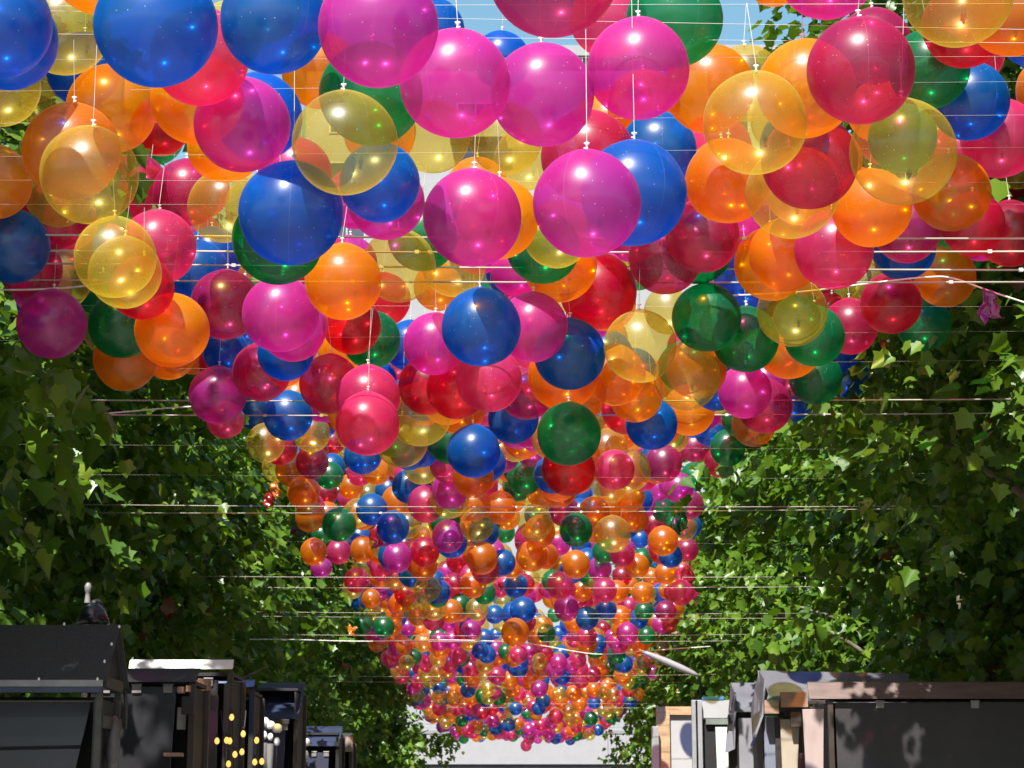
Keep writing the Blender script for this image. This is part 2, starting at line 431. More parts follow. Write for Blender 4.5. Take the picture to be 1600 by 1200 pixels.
# fine white cords above the nearest balloons
CORD_Y = []
VIRTUAL_Y = [at_depth(820, y, HW * F / (1286 - y)).y for y in (122, 165, 215, 265, 310, 345, 500, 545, 590, 715, 760, 860)]
for i, y in enumerate((-120, -75, -30, 12, 41, 64, 92)):
    Y = at_depth(820, y, HW * F / (1286 - y)).y; CORD_Y.append(Y)
    t = rnd.uniform(-.07, .07); yy = rnd.uniform(-.25, .25)
    pts = [(x, Y + yy * x / 4, 1.6 + HW + .02 + t * x / 4) for x in (-4.4, -2, 0, 2, 4.4)]
    tag(MB().tube(pts, .0010, 5).build('suspension_line', M_cord, smooth=True), 'thin white cord across the street that balloons hang from', 'cord', 'thin white cords above the balloons')

for Y in VIRTUAL_Y:
    t = rnd.uniform(-.04, .04)
    tag(MB().tube([(x, Y, 1.6 + HW + .02 + t * x / 4) for x in (-4.4, 0, 4.4)], .0005, 5).build('suspension_line', M_cord, smooth=True), 'thin white cord across the street that balloons hang from', 'cord', 'thin white cords above the balloons')

def rope(pix, Y, r, label):
    pts = [at_y(x, y, Y) for x, y in pix]
    fine = []
    for i in range(len(pts) - 1):              # Catmull-Rom
        p0, p1, p2, p3 = pts[max(i - 1, 0)], pts[i], pts[i + 1], pts[min(i + 2, len(pts) - 1)]
        for k in range(6):
            t = k / 6
            fine.append(.5 * ((2 * p1) + (p2 - p0) * t + (2 * p0 - 5 * p1 + 4 * p2 - p3) * t * t + (3 * p1 - p0 - 3 * p2 + p3) * t ** 3))
    fine.append(pts[-1])
    return tag(MB().tube(fine, r, 6).build('loose_rope', M_rope, smooth=True), label, 'rope', 'loose white ropes on the cables')
rope([(-60, 454), (0, 453), (60, 452), (130, 447), (210, 434), (260, 437)], 12.05, .0058, 'slack white rope end drooping beside the clear yellow balloon on the left')
rope([(1140, 462), (1250, 456), (1380, 440), (1450, 433), (1490, 435), (1550, 456), (1630, 482)], 12.0, .0052, 'white rope bending down from the cable below the orange balloon on the right')
rope([(-60, 643), (0, 646), (60, 650), (130, 649), (190, 644), (270, 637), (330, 634)], 15.6, .0058, 'slack white rope looping under the cable before the dark left trees')
rope([(320, 1000), (440, 999), (560, 1002), (700, 1000), (820, 1005), (930, 1022), (1010, 1017), (1110, 1010)], 33.0, .007, 'thick sagging white rope across the far balloons')

# ------------------------------------------------------------------ market stalls, left side
def quad(mb, pts, ext): return mb.slab([at_y(*p) for p in pts], ext)
def post(mb, px, Y, w, ztop, z0=0):
    c = at_y(px, 1150, Y).x
    return mb.box(c - w / 2, c + w / 2, Y - w / 2, Y + w / 2, z0, ztop)

def stall_nearest():
    Y0, Y1 = 12.7, 13.3
    e = empty('market_stall', at_y(80, 1200, 13).to_3d() * 1); e.location = (-3.6, 13.0, 0)
    tag(e, 'big charcoal stall with a steep felt roof and propped shutter, nearest on the left', 'market stall', 'market stalls along both sides')
    xl = -5.2; xr = at_y(160, 1100, Y0).x
    ze = at_y(100, 1065, Y0).z; zr = at_y(100, 981, 13.0).z; zb = at_y(100, 1083, Y0).z
    ym = 13.0; o = .06
    # roof: two slopes
    r = MB()
    r.slab([(xl, Y0 - o, ze), (xr + .03, Y0 - o, ze), (xr + .03, ym, zr), (xl, ym, zr)], (0, .012, .02))
    r.slab([(xl, Y1 + o, ze), (xr + .03, Y1 + o, ze), (xr + .03, ym + .014, zr), (xl, ym + .014, zr)], (0, .012, .02))
    ro = r.build('roof', M_felt, e)
    m = MB()
    for px, py in ((83, 978), (172, 982), (166, 1009), (161, 1035), (156, 1061), (65, 1061)):
        t = (1061 - py) / 80.0; p = Vector((at_y(px, py, Y0).x, Y0 - o + t * (ym - Y0 + o) - .012, ze + t * (zr - ze) + .012))
        m.lathe([(0, .010), (.006, .006), (.008, -.008), (0, -.012)], p, 8)
    m.build('roof_screw', M_white, ro)
    MB().box(xl, xr + .012, Y0 - o - .016, Y0 - o - .003, ze - .035, ze + .006).build('eave_trim', M_lgrey, e, bevel=.003)
    MB().box(xl, xr + .006, Y0 - o - .010, Y0 - .02, zb, ze - .037).build('fascia', M_navy, e)
    # frame
    for (x, y) in ((xr - .02, Y0), (xr - .02, Y1 - .02), (xl, Y0), (xl, Y1 - .02)):
        MB().box(x - .02, x + .02, y - .02, y + .02, 0, ze - .04).build('post', M_olive, e, bevel=.004)
    MB().box(xl, xr - .05, Y1 - .008, Y1 + .01, 0, ze - .06).build('back_wall', M_black, e)
    MB().box(xl, xr - .05, Y0 + .05, Y1 - .012, .85, .90).build('counter', M_char, e)
    # end face bars
    zt = at_y(175, 1066, 13).z
    MB().box(xr - .014, xr + .016, Y0 + .022, Y1 - .042, zt - .05, zt + .02).build('tie_beam', M_olive, e)
    zq = at_y(175, 1130, 13).z
    MB().box(xr - .014, xr + .016, Y0 + .022, Y1 - .042, zq - .04, zq + .035).build('side_rail', M_olive, e)
    MB().slab([(xr - .012, Y0, ze - .03), (xr - .012, Y1, ze - .03), (xr - .012, ym, zr - .01)], (-.02, 0, 0)).build('gable', M_black, e)
    MB().box(xr - .06, xr - .03, Y0 + .03, Y1 - .045, 0, ze - .1).build('end_wall', M_black, e)
    x2 = at_y(194, 1100, Y1 + .08).x
    MB().tube([(x2, Y1 + .08, at_y(190, 1078, Y1).z), (x2 + .012, Y1 + .09, at_y(190, 1100, Y1).z), (x2 + .01, Y1 + .09, at_y(190, 1138, Y1).z)], .013, 8).build('prop', M_olive, e, smooth=True)
    # propped shutter hanging in the opening: a slightly bowed panel with a seam
    sh = MB()
    rows = [(1096, 142, 0), (1120, 137, .03), (1150, 130, .05), (1168, 126, .055), (1171, 125.5, .035), (1174, 125, .055), (1200, 119, .06), (1260, 108, .05), (1330, 95, .02)]
    bm = sh.bm; prev = None
    for (y, xr_, bow) in rows:
        p = [bm.verts.new(at_y(-180, y + 2, Y0 + .10 - bow)), bm.verts.new(at_y(xr_, y - (y > 1160) * 4, Y0 + .10 - bow)),
             bm.verts.new(at_y(xr_, y - (y > 1160) * 4, Y0 + .10 - bow) + Vector((0, .02, 0))), bm.verts.new(at_y(-180, y + 2, Y0 + .10 - bow) + Vector((0, .02, 0)))]
        if prev:
            for k in range(4): bm.faces.new((prev[k], prev[(k + 1) % 4], p[(k + 1) % 4], p[k]))
        else: bm.faces.new(p)
        prev = p
    bm.faces.new(prev[::-1])
    s = sh.build('shutter', paint('shutter_cloth', (.030, .031, .038), .5, .15, 2, .1, 12), e)
    MB().box(at_y(140, 1096, Y0).x - 1.6, at_y(142, 1096, Y0).x, Y0 + .085, Y0 + .125, at_y(100, 1096, Y0).z, at_y(100, 1093, Y0).z).build('batten', M_olive, s)
    # things that hang inside by the end post
    tag(MB().lathe([(0, .19), (.03, .18), (.06, .08), (.075, -.05), (.06, -.13), (.03, -.16), (0, -.165)], at_y(172, 1165, 13.0) + Vector((.02, 0, 0)), 14, .6, .9).build('hanging_bag', paint('grey_bag', (.11, .10, .10), .7, .3, 14, .3, 30), smooth=True),
        'grey cloth bag hanging in the end of the nearest left stall', 'bag')
stall_nearest()

def shed(label, Y0, depth, x_l, x_r, y_top, y_lid, lid_mat, front_mat, post_mat, front=True, lid_tilt=.25, inset=8, slope=.0, side=-1, name_top='lid', gap=10, lid_l=None):
    """flat-lid stall: body, tilted lid board, front panel, posts; pixel numbers give its place at depth Y0"""
    xa, xb = at_y(x_l, 1150, Y0).x, at_y(x_r, 1150, Y0).x
    zt, zl = at_y(x_l, y_top, Y0).z, at_y(x_l, y_lid, Y0).z
    e = empty('market_stall', ((xa + xb) / 2, Y0 + depth / 2, 0)); tag(e, label, 'market stall', 'market stalls along both sides')
    xl_ = xa if lid_l is None else at_y(lid_l, 1150, Y0).x
    MB().slab([(xl_, Y0 - .10, zl), (xb, Y0 - .10, zl), (xb, Y0 - .10 + lid_tilt, zt), (xl_, Y0 - .10 + lid_tilt, zt)], (0, .03, .012)).build(name_top, lid_mat, e, bevel=.004)
    MB().box(xa + .03, xb - .03, Y0 + .12, Y0 + depth, zt - .12, zt - .09).build('roof', M_char, e)
    for x in (xa + .03, xb - .05):
        MB().box(x, x + .05, Y0 - .06, Y0 - .01, 0, zl - .01).build('post', post_mat, e, bevel=.005)
        MB().box(x, x + .05, Y0 + depth - .05, Y0 + depth, 0, zt - .13).build('post', post_mat, e, bevel=.005)
    MB().box(xa + .09, xb - .09, Y0 + depth - .04, Y0 + depth - .02, 0, zt - .14).build('back_wall', M_black, e)
    MB().box(xa + .035, xa + .055, Y0 + .0, Y0 + depth - .06, 0, zt - .14).build('side_wall', M_black, e)
    MB().box(xb - .055, xb - .035, Y0 + .0, Y0 + depth - .06, 0, zt - .14).build('side_wall', M_black, e)
    if front:
        g = (gap * Y0 / F)
        MB().slab([(xa + .1, Y0 - .03, zl - g), (xb - .10 - inset * Y0 / F * .4, Y0 - .03, zl - g), (xb - .10 - inset * Y0 / F, Y0 - .16, .25), (xa + .1, Y0 - .16, .25)], (0, .02, 0)).build('shutter', front_mat, e, bevel=.004)
        for k in (.16, .5, .84):
            x = xa + .1 + (xb - xa - .2) * k
            h = MB().box(x - .035, x + .035, Y0 - .052, Y0 - .034, zl - g - .05, zl - g + .012); h.tube([(x - .04, Y0 - .05, zl - g + .012), (x + .04, Y0 - .05, zl - g + .012)], .009, 8)
            h.build('hinge', M_lgrey, e)
    return e

# second left stall and those behind it
s2 = shed('low black stall with a sagging shutter right behind the nearest left stall', 15.9, .7, 120, 305, 1044, 1067, M_black, paint('glossy_black_sheet', (.020, .020, .024), .32, .3, 3, .3, 7), M_brown, gap=6, inset=26)
def block(px0, py0, px1, py1, Y, d, name, mat, parent, bevel=.004):
    a, b = at_y(px0, py1, Y), at_y(px1, py0, Y)
    return MB().box(a.x, b.x, Y, Y + d, a.z, b.z).build(name, mat, parent, bevel=bevel)
block(277, 1073, 287, 1083, 15.75, .08, 'bracket', M_wood, s2)
block(290, 1071, 297, 1081, 15.75, .06, 'bracket', M_wood, s2)
block(283, 1088, 303, 1116, 15.70, .05, 'lock_box', M_black, s2)
block(255, 1176, 284, 1182, 15.60, .10, 'shelf', M_wood, s2)
block(276, 1105, 291, 1140, 15.95, .02, 'notice', paint('pale_notice', (.34, .34, .31), .6, .2, 20), s2)
s3 = shed('tall dark grey stall with a sunlit white top board on the left', 17.9, .8, 200, 363, 1033, 1047, paint('white_top_board', (.75, .73, .71), .5, .05, 3), M_char, M_olive, lid_tilt=.05, gap=16, inset=14)
block(308, 1060, 328, 1082, 17.6, .10, 'bracket', M_wood, s3)
block(300, 1086, 341, 1230, 17.55, .03, 'door', paint('grey_door', (.042, .040, .042), .5, .2, 3), s3)
block(345, 1068, 357, 1240, 17.5, .03, 'door', paint('grey_door_edge', (.050, .046, .044), .5, .2, 3), s3)
s4 = shed('narrow black stall with a blue top edge on the left', 20.5, .8, 330, 397, 1064, 1074, paint('pale_blue_edge', (.08, .11, .20), .4, .2, 3), M_black, M_black, lid_tilt=.05, inset=3)
block(372, 1092, 378, 1200, 20.3, .03, 'trim', M_navy, s4)
s5 = shed('navy stall with a tall sloping lid and brown post on the left', 24.2, .9, 392, 466, 1062, 1124, M_navy, paint('navy_shutter', (.022, .024, .060), .5, .2, 3), M_brown, lid_tilt=.75, inset=14)
block(398, 1124, 452, 1131, 24.0, .06, 'rail', M_brown, s5)
s6 = shed('low dark navy stall beside the leaves, sixth on the left', 29.0, .9, 452, 531, 1134, 1166, M_navy, paint('navy_front', (.022, .025, .055), .5, .2, 3), M_black, lid_tilt=.5, inset=12)
s7 = shed('small black stall with a weathered wood post, farthest on the left', 32.5, .8, 505, 551, 1146, 1156, M_black, M_black, M_brown, lid_tilt=.1, inset=6)
block(533, 1151, 551, 1174, 32.2, .12, 'cap', paint('weathered_wood', (.27, .20, .17), .7, .2, 8), s7)
block(529, 1182, 537, 1260, 32.2, .06, 'brace', paint('weathered_wood', (.27, .20, .17), .7, .2, 8), s7)

# ------------------------------------------------------------------ market stalls, right side
s1 = shed('wide mauve brown stall with a long wooden fascia under the leaves, nearest on the right', 18.6, .9, 1288, 1760, 1067, 1093, paint('pinkish_board', (.13, .085, .075), .6, .25, 5, .2, 30, stretch=(1, 1, 5)), M_shop, M_brown, lid_tilt=.10, inset=2, gap=5, name_top='fascia', lid_l=1264)  # tree shade is darkened into the fascia and shutter colours
m = MB(); quad(m, [(x, y, 18.45) for x, y in ((1254, 1108), (1287, 1108), (1286, 1330), (1266, 1330))], (0, .03, 0)); m.build('board', M_pinkw, s1, bevel=.003)
block(1264, 1094, 1290, 1100, 18.5, .06, 'rail', M_brown, s1)
block(1281, 1098, 1284, 1106, 18.44, .02, 'hook', M_black, s1); block(1276, 1096, 1279, 1104, 18.44, .02, 'hook', M_black, s1)
# second stall on the right: grey gabled lid and its front boards
def stall_gabled():
    Y = 22.6
    e = empty('market_stall', (3.2, Y + .5, 0)); tag(e, 'grey gabled stall with wood brackets and a cream board, second on the right', 'market stall', 'market stalls along both sides')
    P = at_y
    rf = MB(); quad(rf, [(1190, 1096, Y - .1), (1420, 1100, Y - .1), (1420, 1054, Y + .35), (1184, 1049, Y + .35)], (0, .02, .012)); ro = rf.build('roof', M_grey, e)
    MB().slab([P(1240, 1075, Y - .05), P(1290, 1076, Y - .05), P(1290, 1076, Y - .05) + Vector((0, 0, .001)), P(1240, 1075, Y - .05) + Vector((0, 0, .001))], (0, .005, 0)).build('edge_strip', M_char, ro)
    # gable wing leaning out to the street
    g = MB(); quad(g, [(1186, 1048, Y + .35), (1194, 1062, Y - .12), (1190, 1118, Y - .2), (1172, 1166, Y - .3), (1176, 1160, Y - .28), (1173, 1108, Y + .5), (1179, 1075, Y + .45)], (.02, 0, 0)); g.build('gable', M_grey, e)
    block(1195, 1094, 1217, 1115, Y - .35, .12, 'bracket', M_wood, e)
    block(1221, 1081, 1262, 1105, Y - .4, .12, 'bracket', M_wood, e)
    block(1219, 1104, 1300, 1112, Y - .30, .10, 'rail', M_brown, e)
    for x in (1226, 1232, 1276):
        block(x, 1109, x + 3, 1119, Y - .33, .015, 'hook', M_black, e)
    block(1236, 1112, 1252, 1136, Y - .36, .05, 'lock_box', M_brown, e)
    def board(pts, mat, nm='board'):
        m = MB(); quad(m, [(x, y, Y - .22) for x, y in pts], (0, .03, 0)); return m.build(nm, mat, e)
    board([(1219, 1124), (1249, 1124), (1242, 1330), (1228, 1330)], M_cream)
    block(1198, 1118, 1216, 1300, Y - .1, .03, 'board', paint('blue_grey_board', (.16, .18, .24), .5, .2, 3), e)
    for px in (1216, 1250, 1292):
        block(px, 1120, px + 8, 1320, Y - .15, .05, 'post', M_brown, e)
    xa, xb = P(1192, 1150, Y).x, P(1420, 1150, Y).x
    MB().box(xa, xb, Y + .02, Y + 1, 0, P(1300, 1112, Y).z).build('body', M_black, e)
stall_gabled()
def stall_grey():
    Y = 26.2; P = at_y
    e = empty('market_stall', (2.9, Y + .5, 0)); tag(e, 'small grey stall with a folded side wing, third on the right', 'market stall', 'market stalls along both sides')
    m = MB(); quad(m, [(1148, 1112, Y - .1), (1185, 1112, Y - .1), (1185, 1068, Y + .4), (1142, 1068, Y + .4)], (0, .02, .012)); m.build('roof', M_grey, e)
    m = MB(); quad(m, [(1142, 1067, Y + .4), (1148, 1085, Y - .1), (1146, 1170, Y - .2), (1133, 1176, Y - .25), (1138, 1110, Y + .35)], (.02, 0, 0)); m.build('side_wing', M_grey, e)
    m = MB(); quad(m, [(1154, 1122, Y - .15), (1176, 1122, Y - .15), (1182, 1330, Y - .15), (1158, 1330, Y - .15)], (0, .03, 0)); m.build('board', paint('grey_board', (.22, .22, .25), .5, .1, 4), e)
    block(1142, 1116, 1153, 1310, Y - .05, .05, 'post', M_black, e); block(1177, 1116, 1190, 1310, Y - .05, .05, 'post', M_brown, e)
    MB().box(P(1148, 1150, Y).x, P(1230, 1150, Y).x, Y + .02, Y + .9, 0, P(1160, 1113, Y).z).build('body', M_black, e)
stall_grey()
def stall_white():
    Y = 30.5; P = at_y
    e = empty('market_stall', (2.9, Y + .5, 0)); tag(e, 'white stall with a blue top edge and silver corner posts, fourth on the right', 'market stall', 'market stalls along both sides')
    block(1097, 1094, 1150, 1122, Y, .04, 'sign_board', M_panelw, e)
    block(1097, 1088.5, 1131, 1093.6, Y - .01, .05, 'top_edge', M_blue, e)
    block(1103, 1123, 1150, 1132, Y - .02, .06, 'rail', paint('grey_green_rail', (.16, .19, .17), .5, .2, 5), e)
    for px, w in ((1086, 4), (1092, 4.5)):
        block(px, 1094, px + w, 1400, Y - .12, .08, 'post', M_silver, e)
    m = MB(); quad(m, [(1118, 1136, Y), (1148, 1136, Y), (1148, 1330, Y - .1), (1126, 1330, Y - .1)], (0, .03, 0)); m.build('board', paint('pale_green_board', (.60, .68, .60), .5, .1, 3), e)
    MB().box(P(1099, 1150, Y).x, P(1150, 1150, Y).x, Y + .06, Y + .9, 0, P(1110, 1124, Y).z).build('body', M_black, e)
stall_white()
def stall_wood():
    Y = 38.0; P = at_y
    e = empty('market_stall', (3.0, Y + .5, 0)); tag(e, 'white boarded stall in an orange wooden frame, farthest on the right', 'market stall', 'market stalls along both sides')
    block(1030, 1104, 1046, 1420, Y - .1, .14, 'post', M_owood, e)
    block(1046, 1104, 1112, 1117, Y - .08, .12, 'beam', M_owood, e)
    m = MB(); quad(m, [(1046, 1118, Y), (1106, 1118, Y), (1106, 1420, Y), (1046, 1420, Y)], (0, .04, 0)); m.build('board', M_panelw, e)
    block(1022, 1135, 1029, 1420, Y - .3, .08, 'pipe', M_silver, e)
    MB().box(P(1046, 1150, Y).x, P(1112, 1150, Y).x, Y + .06, Y + .9, 0, P(1110, 1110, Y).z).build('body', M_black, e)
stall_wood()

# ------------------------------------------------------------------ festoon bulbs and white globe lamps by the left stalls
BULB = [(362, 1121), (339, 1158), (354, 1157), (359, 1158), (380, 1147), (401, 1157), (378, 1175), (367, 1179), (357, 1194), (398, 1191), (409, 1190)]
def festoon():
    wires = [[(362, 1100), (364, 1160), (366, 1240)], [(345, 1110), (350, 1160), (356, 1250)], [(384, 1110), (380, 1160), (376, 1250)], [(404, 1120), (402, 1165), (400, 1250)]]
    for i, wpx in enumerate(wires):
        tag(MB().tube([at_y(x, y, 16.9) for x, y in wpx], .006, 6).build('light_cable', M_black, smooth=True), 'thin black cable of the warm bulbs hanging before the left stalls', 'cable', 'cables of the warm bulbs')
    for i, (x, y) in enumerate(BULB):
        p = at_y(x, y, 16.85)
        b = MB().lathe([(0, .030), (.010, .026), (.018, .012), (.021, 0), (.017, -.014), (.009, -.023), (0, -.026)], p, 14).build('light_bulb', M_bulb, smooth=True)
        b.data.transform(Matrix.Translation(-p)); b.location = p
        s = MB().lathe([(0, .030), (.010, .030), (.011, .055), (.004, .062), (0, .062)], p + Vector((0, 0, -.002)), 10).build('socket', M_black, b, smooth=True)
        lab = {0: 'warm glowing bulb topmost of those hanging before the left stalls', 1: 'warm glowing bulb hanging alone before the grey stall door', 4: 'warm glowing bulb just below the topmost one beside the navy stall',
               5: 'warm glowing bulb right below the white globe lamps'}.get(i, 'warm glowing bulb in the lower cluster before the dark left stalls')
        tag(b, lab, 'light bulb', 'warm bulbs by the left stalls')
festoon()
M_globe = paint('white_globe', (.82, .82, .84), .35, .05, 5)
def globes():
    g = [(404, 1124, 23.5), (413, 1128, 23.2), (423, 1133, 23.2), (433, 1138, 23.0), (470, 1155, 28), (478, 1160, 28)]
    for i, (x, y, Y) in enumerate(g):
        p = at_y(x, y, Y); r = 6.6 * Y / F * (1.12 if i in (1, 3) else 1)
        e = empty('globe_lamp', p)
        lab = 'white globe lamp with a drop shaped tail, %s of the four beside the navy stall' % ORD[i] if i < 4 else 'white globe lamp before the farthest left stalls, %s one of the pair' % ('higher' if i == 4 else 'lower')
        tag(e, lab, 'lamp', 'white globe lamps')
        MB().lathe([(0, r), (r * .55, r * .9), (r, r * .45), (r * 1.02, -r * .5), (r * .6, -r * .85), (0, -r * .9)], p, 16).build('shade', M_globe, e, smooth=True)
        q = p - Vector((0, 0, r * 2.7))
        MB().lathe([(0, r * .9), (r * .45, r * .7), (r * .7, 0), (r * .5, -r * .7), (r * .12, -r * 1.0), (0, -r)], q, 14).build('drop', M_globe, e, smooth=True)
        MB().tube([p - Vector((0, 0, r * .8)), q + Vector((0, 0, r * .85))], r * .12, 6).build('stem', M_black, e)
        if i in (1, 2, 4):
            z = q.z - r
            MB().lathe([(r * .95, z - q.z - r * .6), (r * .7, -r * 6.5 + z - q.z), (r * .25, -r * 9 + z - q.z)][0:3], q, 10).build('sleeve', M_lgrey, e, smooth=True)
        MB().tube([q - Vector((0, 0, r)), Vector((q.x, q.y, .0))], r * .14, 6).build('pole', M_black, e)
globes()

# lamp with a dark bell hood behind the nearest left stall
def bell_lamp():
    Y = 17.2; p = at_y(145, 978, Y); k = Y / F
    e = empty('street_lamp', (p.x, Y, 0)); tag(e, 'black bell hooded street lamp with a white finial behind the nearest left stall', 'street lamp')
    MB().lathe([(0, 36 * k), (8 * k, 35 * k), (18 * k, 26 * k), (24 * k, 12 * k), (27 * k, 2 * k), (23 * k, 0), (0, 3 * k)], p, 20).build('hood', paint('glossy_black', (.012, .013, .016), .15, .2, 5), e, smooth=True)
    MB().lathe([(0, 0), (20 * k, -1 * k), (19 * k, -6 * k), (10 * k, -12 * k), (0, -13 * k)], p - Vector((0, 0, .4 * k)), 20).build('bowl', M_globe, e, smooth=True)
    MB().lathe([(5 * k, 36 * k), (4 * k, 46 * k), (3.5 * k, 52 * k), (5 * k, 54 * k), (5.5 * k, 62 * k), (3 * k, 67 * k), (0, 68 * k)], p - Vector((10 * k, 0, 0)), 14).build('finial', M_lgrey, e, smooth=True)
    MB().tube([(p.x + .02, Y + .25, 0), (p.x + .02, Y + .25, p.z + 30 * k), (p.x + .01, Y + .1, p.z + 38 * k), (p.x, Y, p.z + 34 * k)], .035, 10).build('pole', M_black, e, smooth=True)
bell_lamp()
# slanting white lamp head on the right
def white_lamp():
    Y = 36.0; P = at_y
    a, b = P(1002, 1017, Y), P(1092, 1056, Y)
    e = empty('street_lamp', (b.x + .06, Y + .3, 0)); tag(e, 'white street lamp whose slender head slants out of the right trees to the balloons', 'street lamp')
    pts = [a.lerp(b, t) for t in (0, .15, .4, .7, .9, 1)]
    MB().tube(pts, .05, 12, [.02, .045, .065, .062, .045, .02]).build('lamp_head', M_hall, e, smooth=True)
    MB().tube([b - (b - a) * .01, b + Vector((.04, .25, -.08)), b + Vector((.06, .30, -.35)), (b.x + .06, Y + .3, 0)], .022, 10).build('pole', M_char, e, smooth=True)
white_lamp()

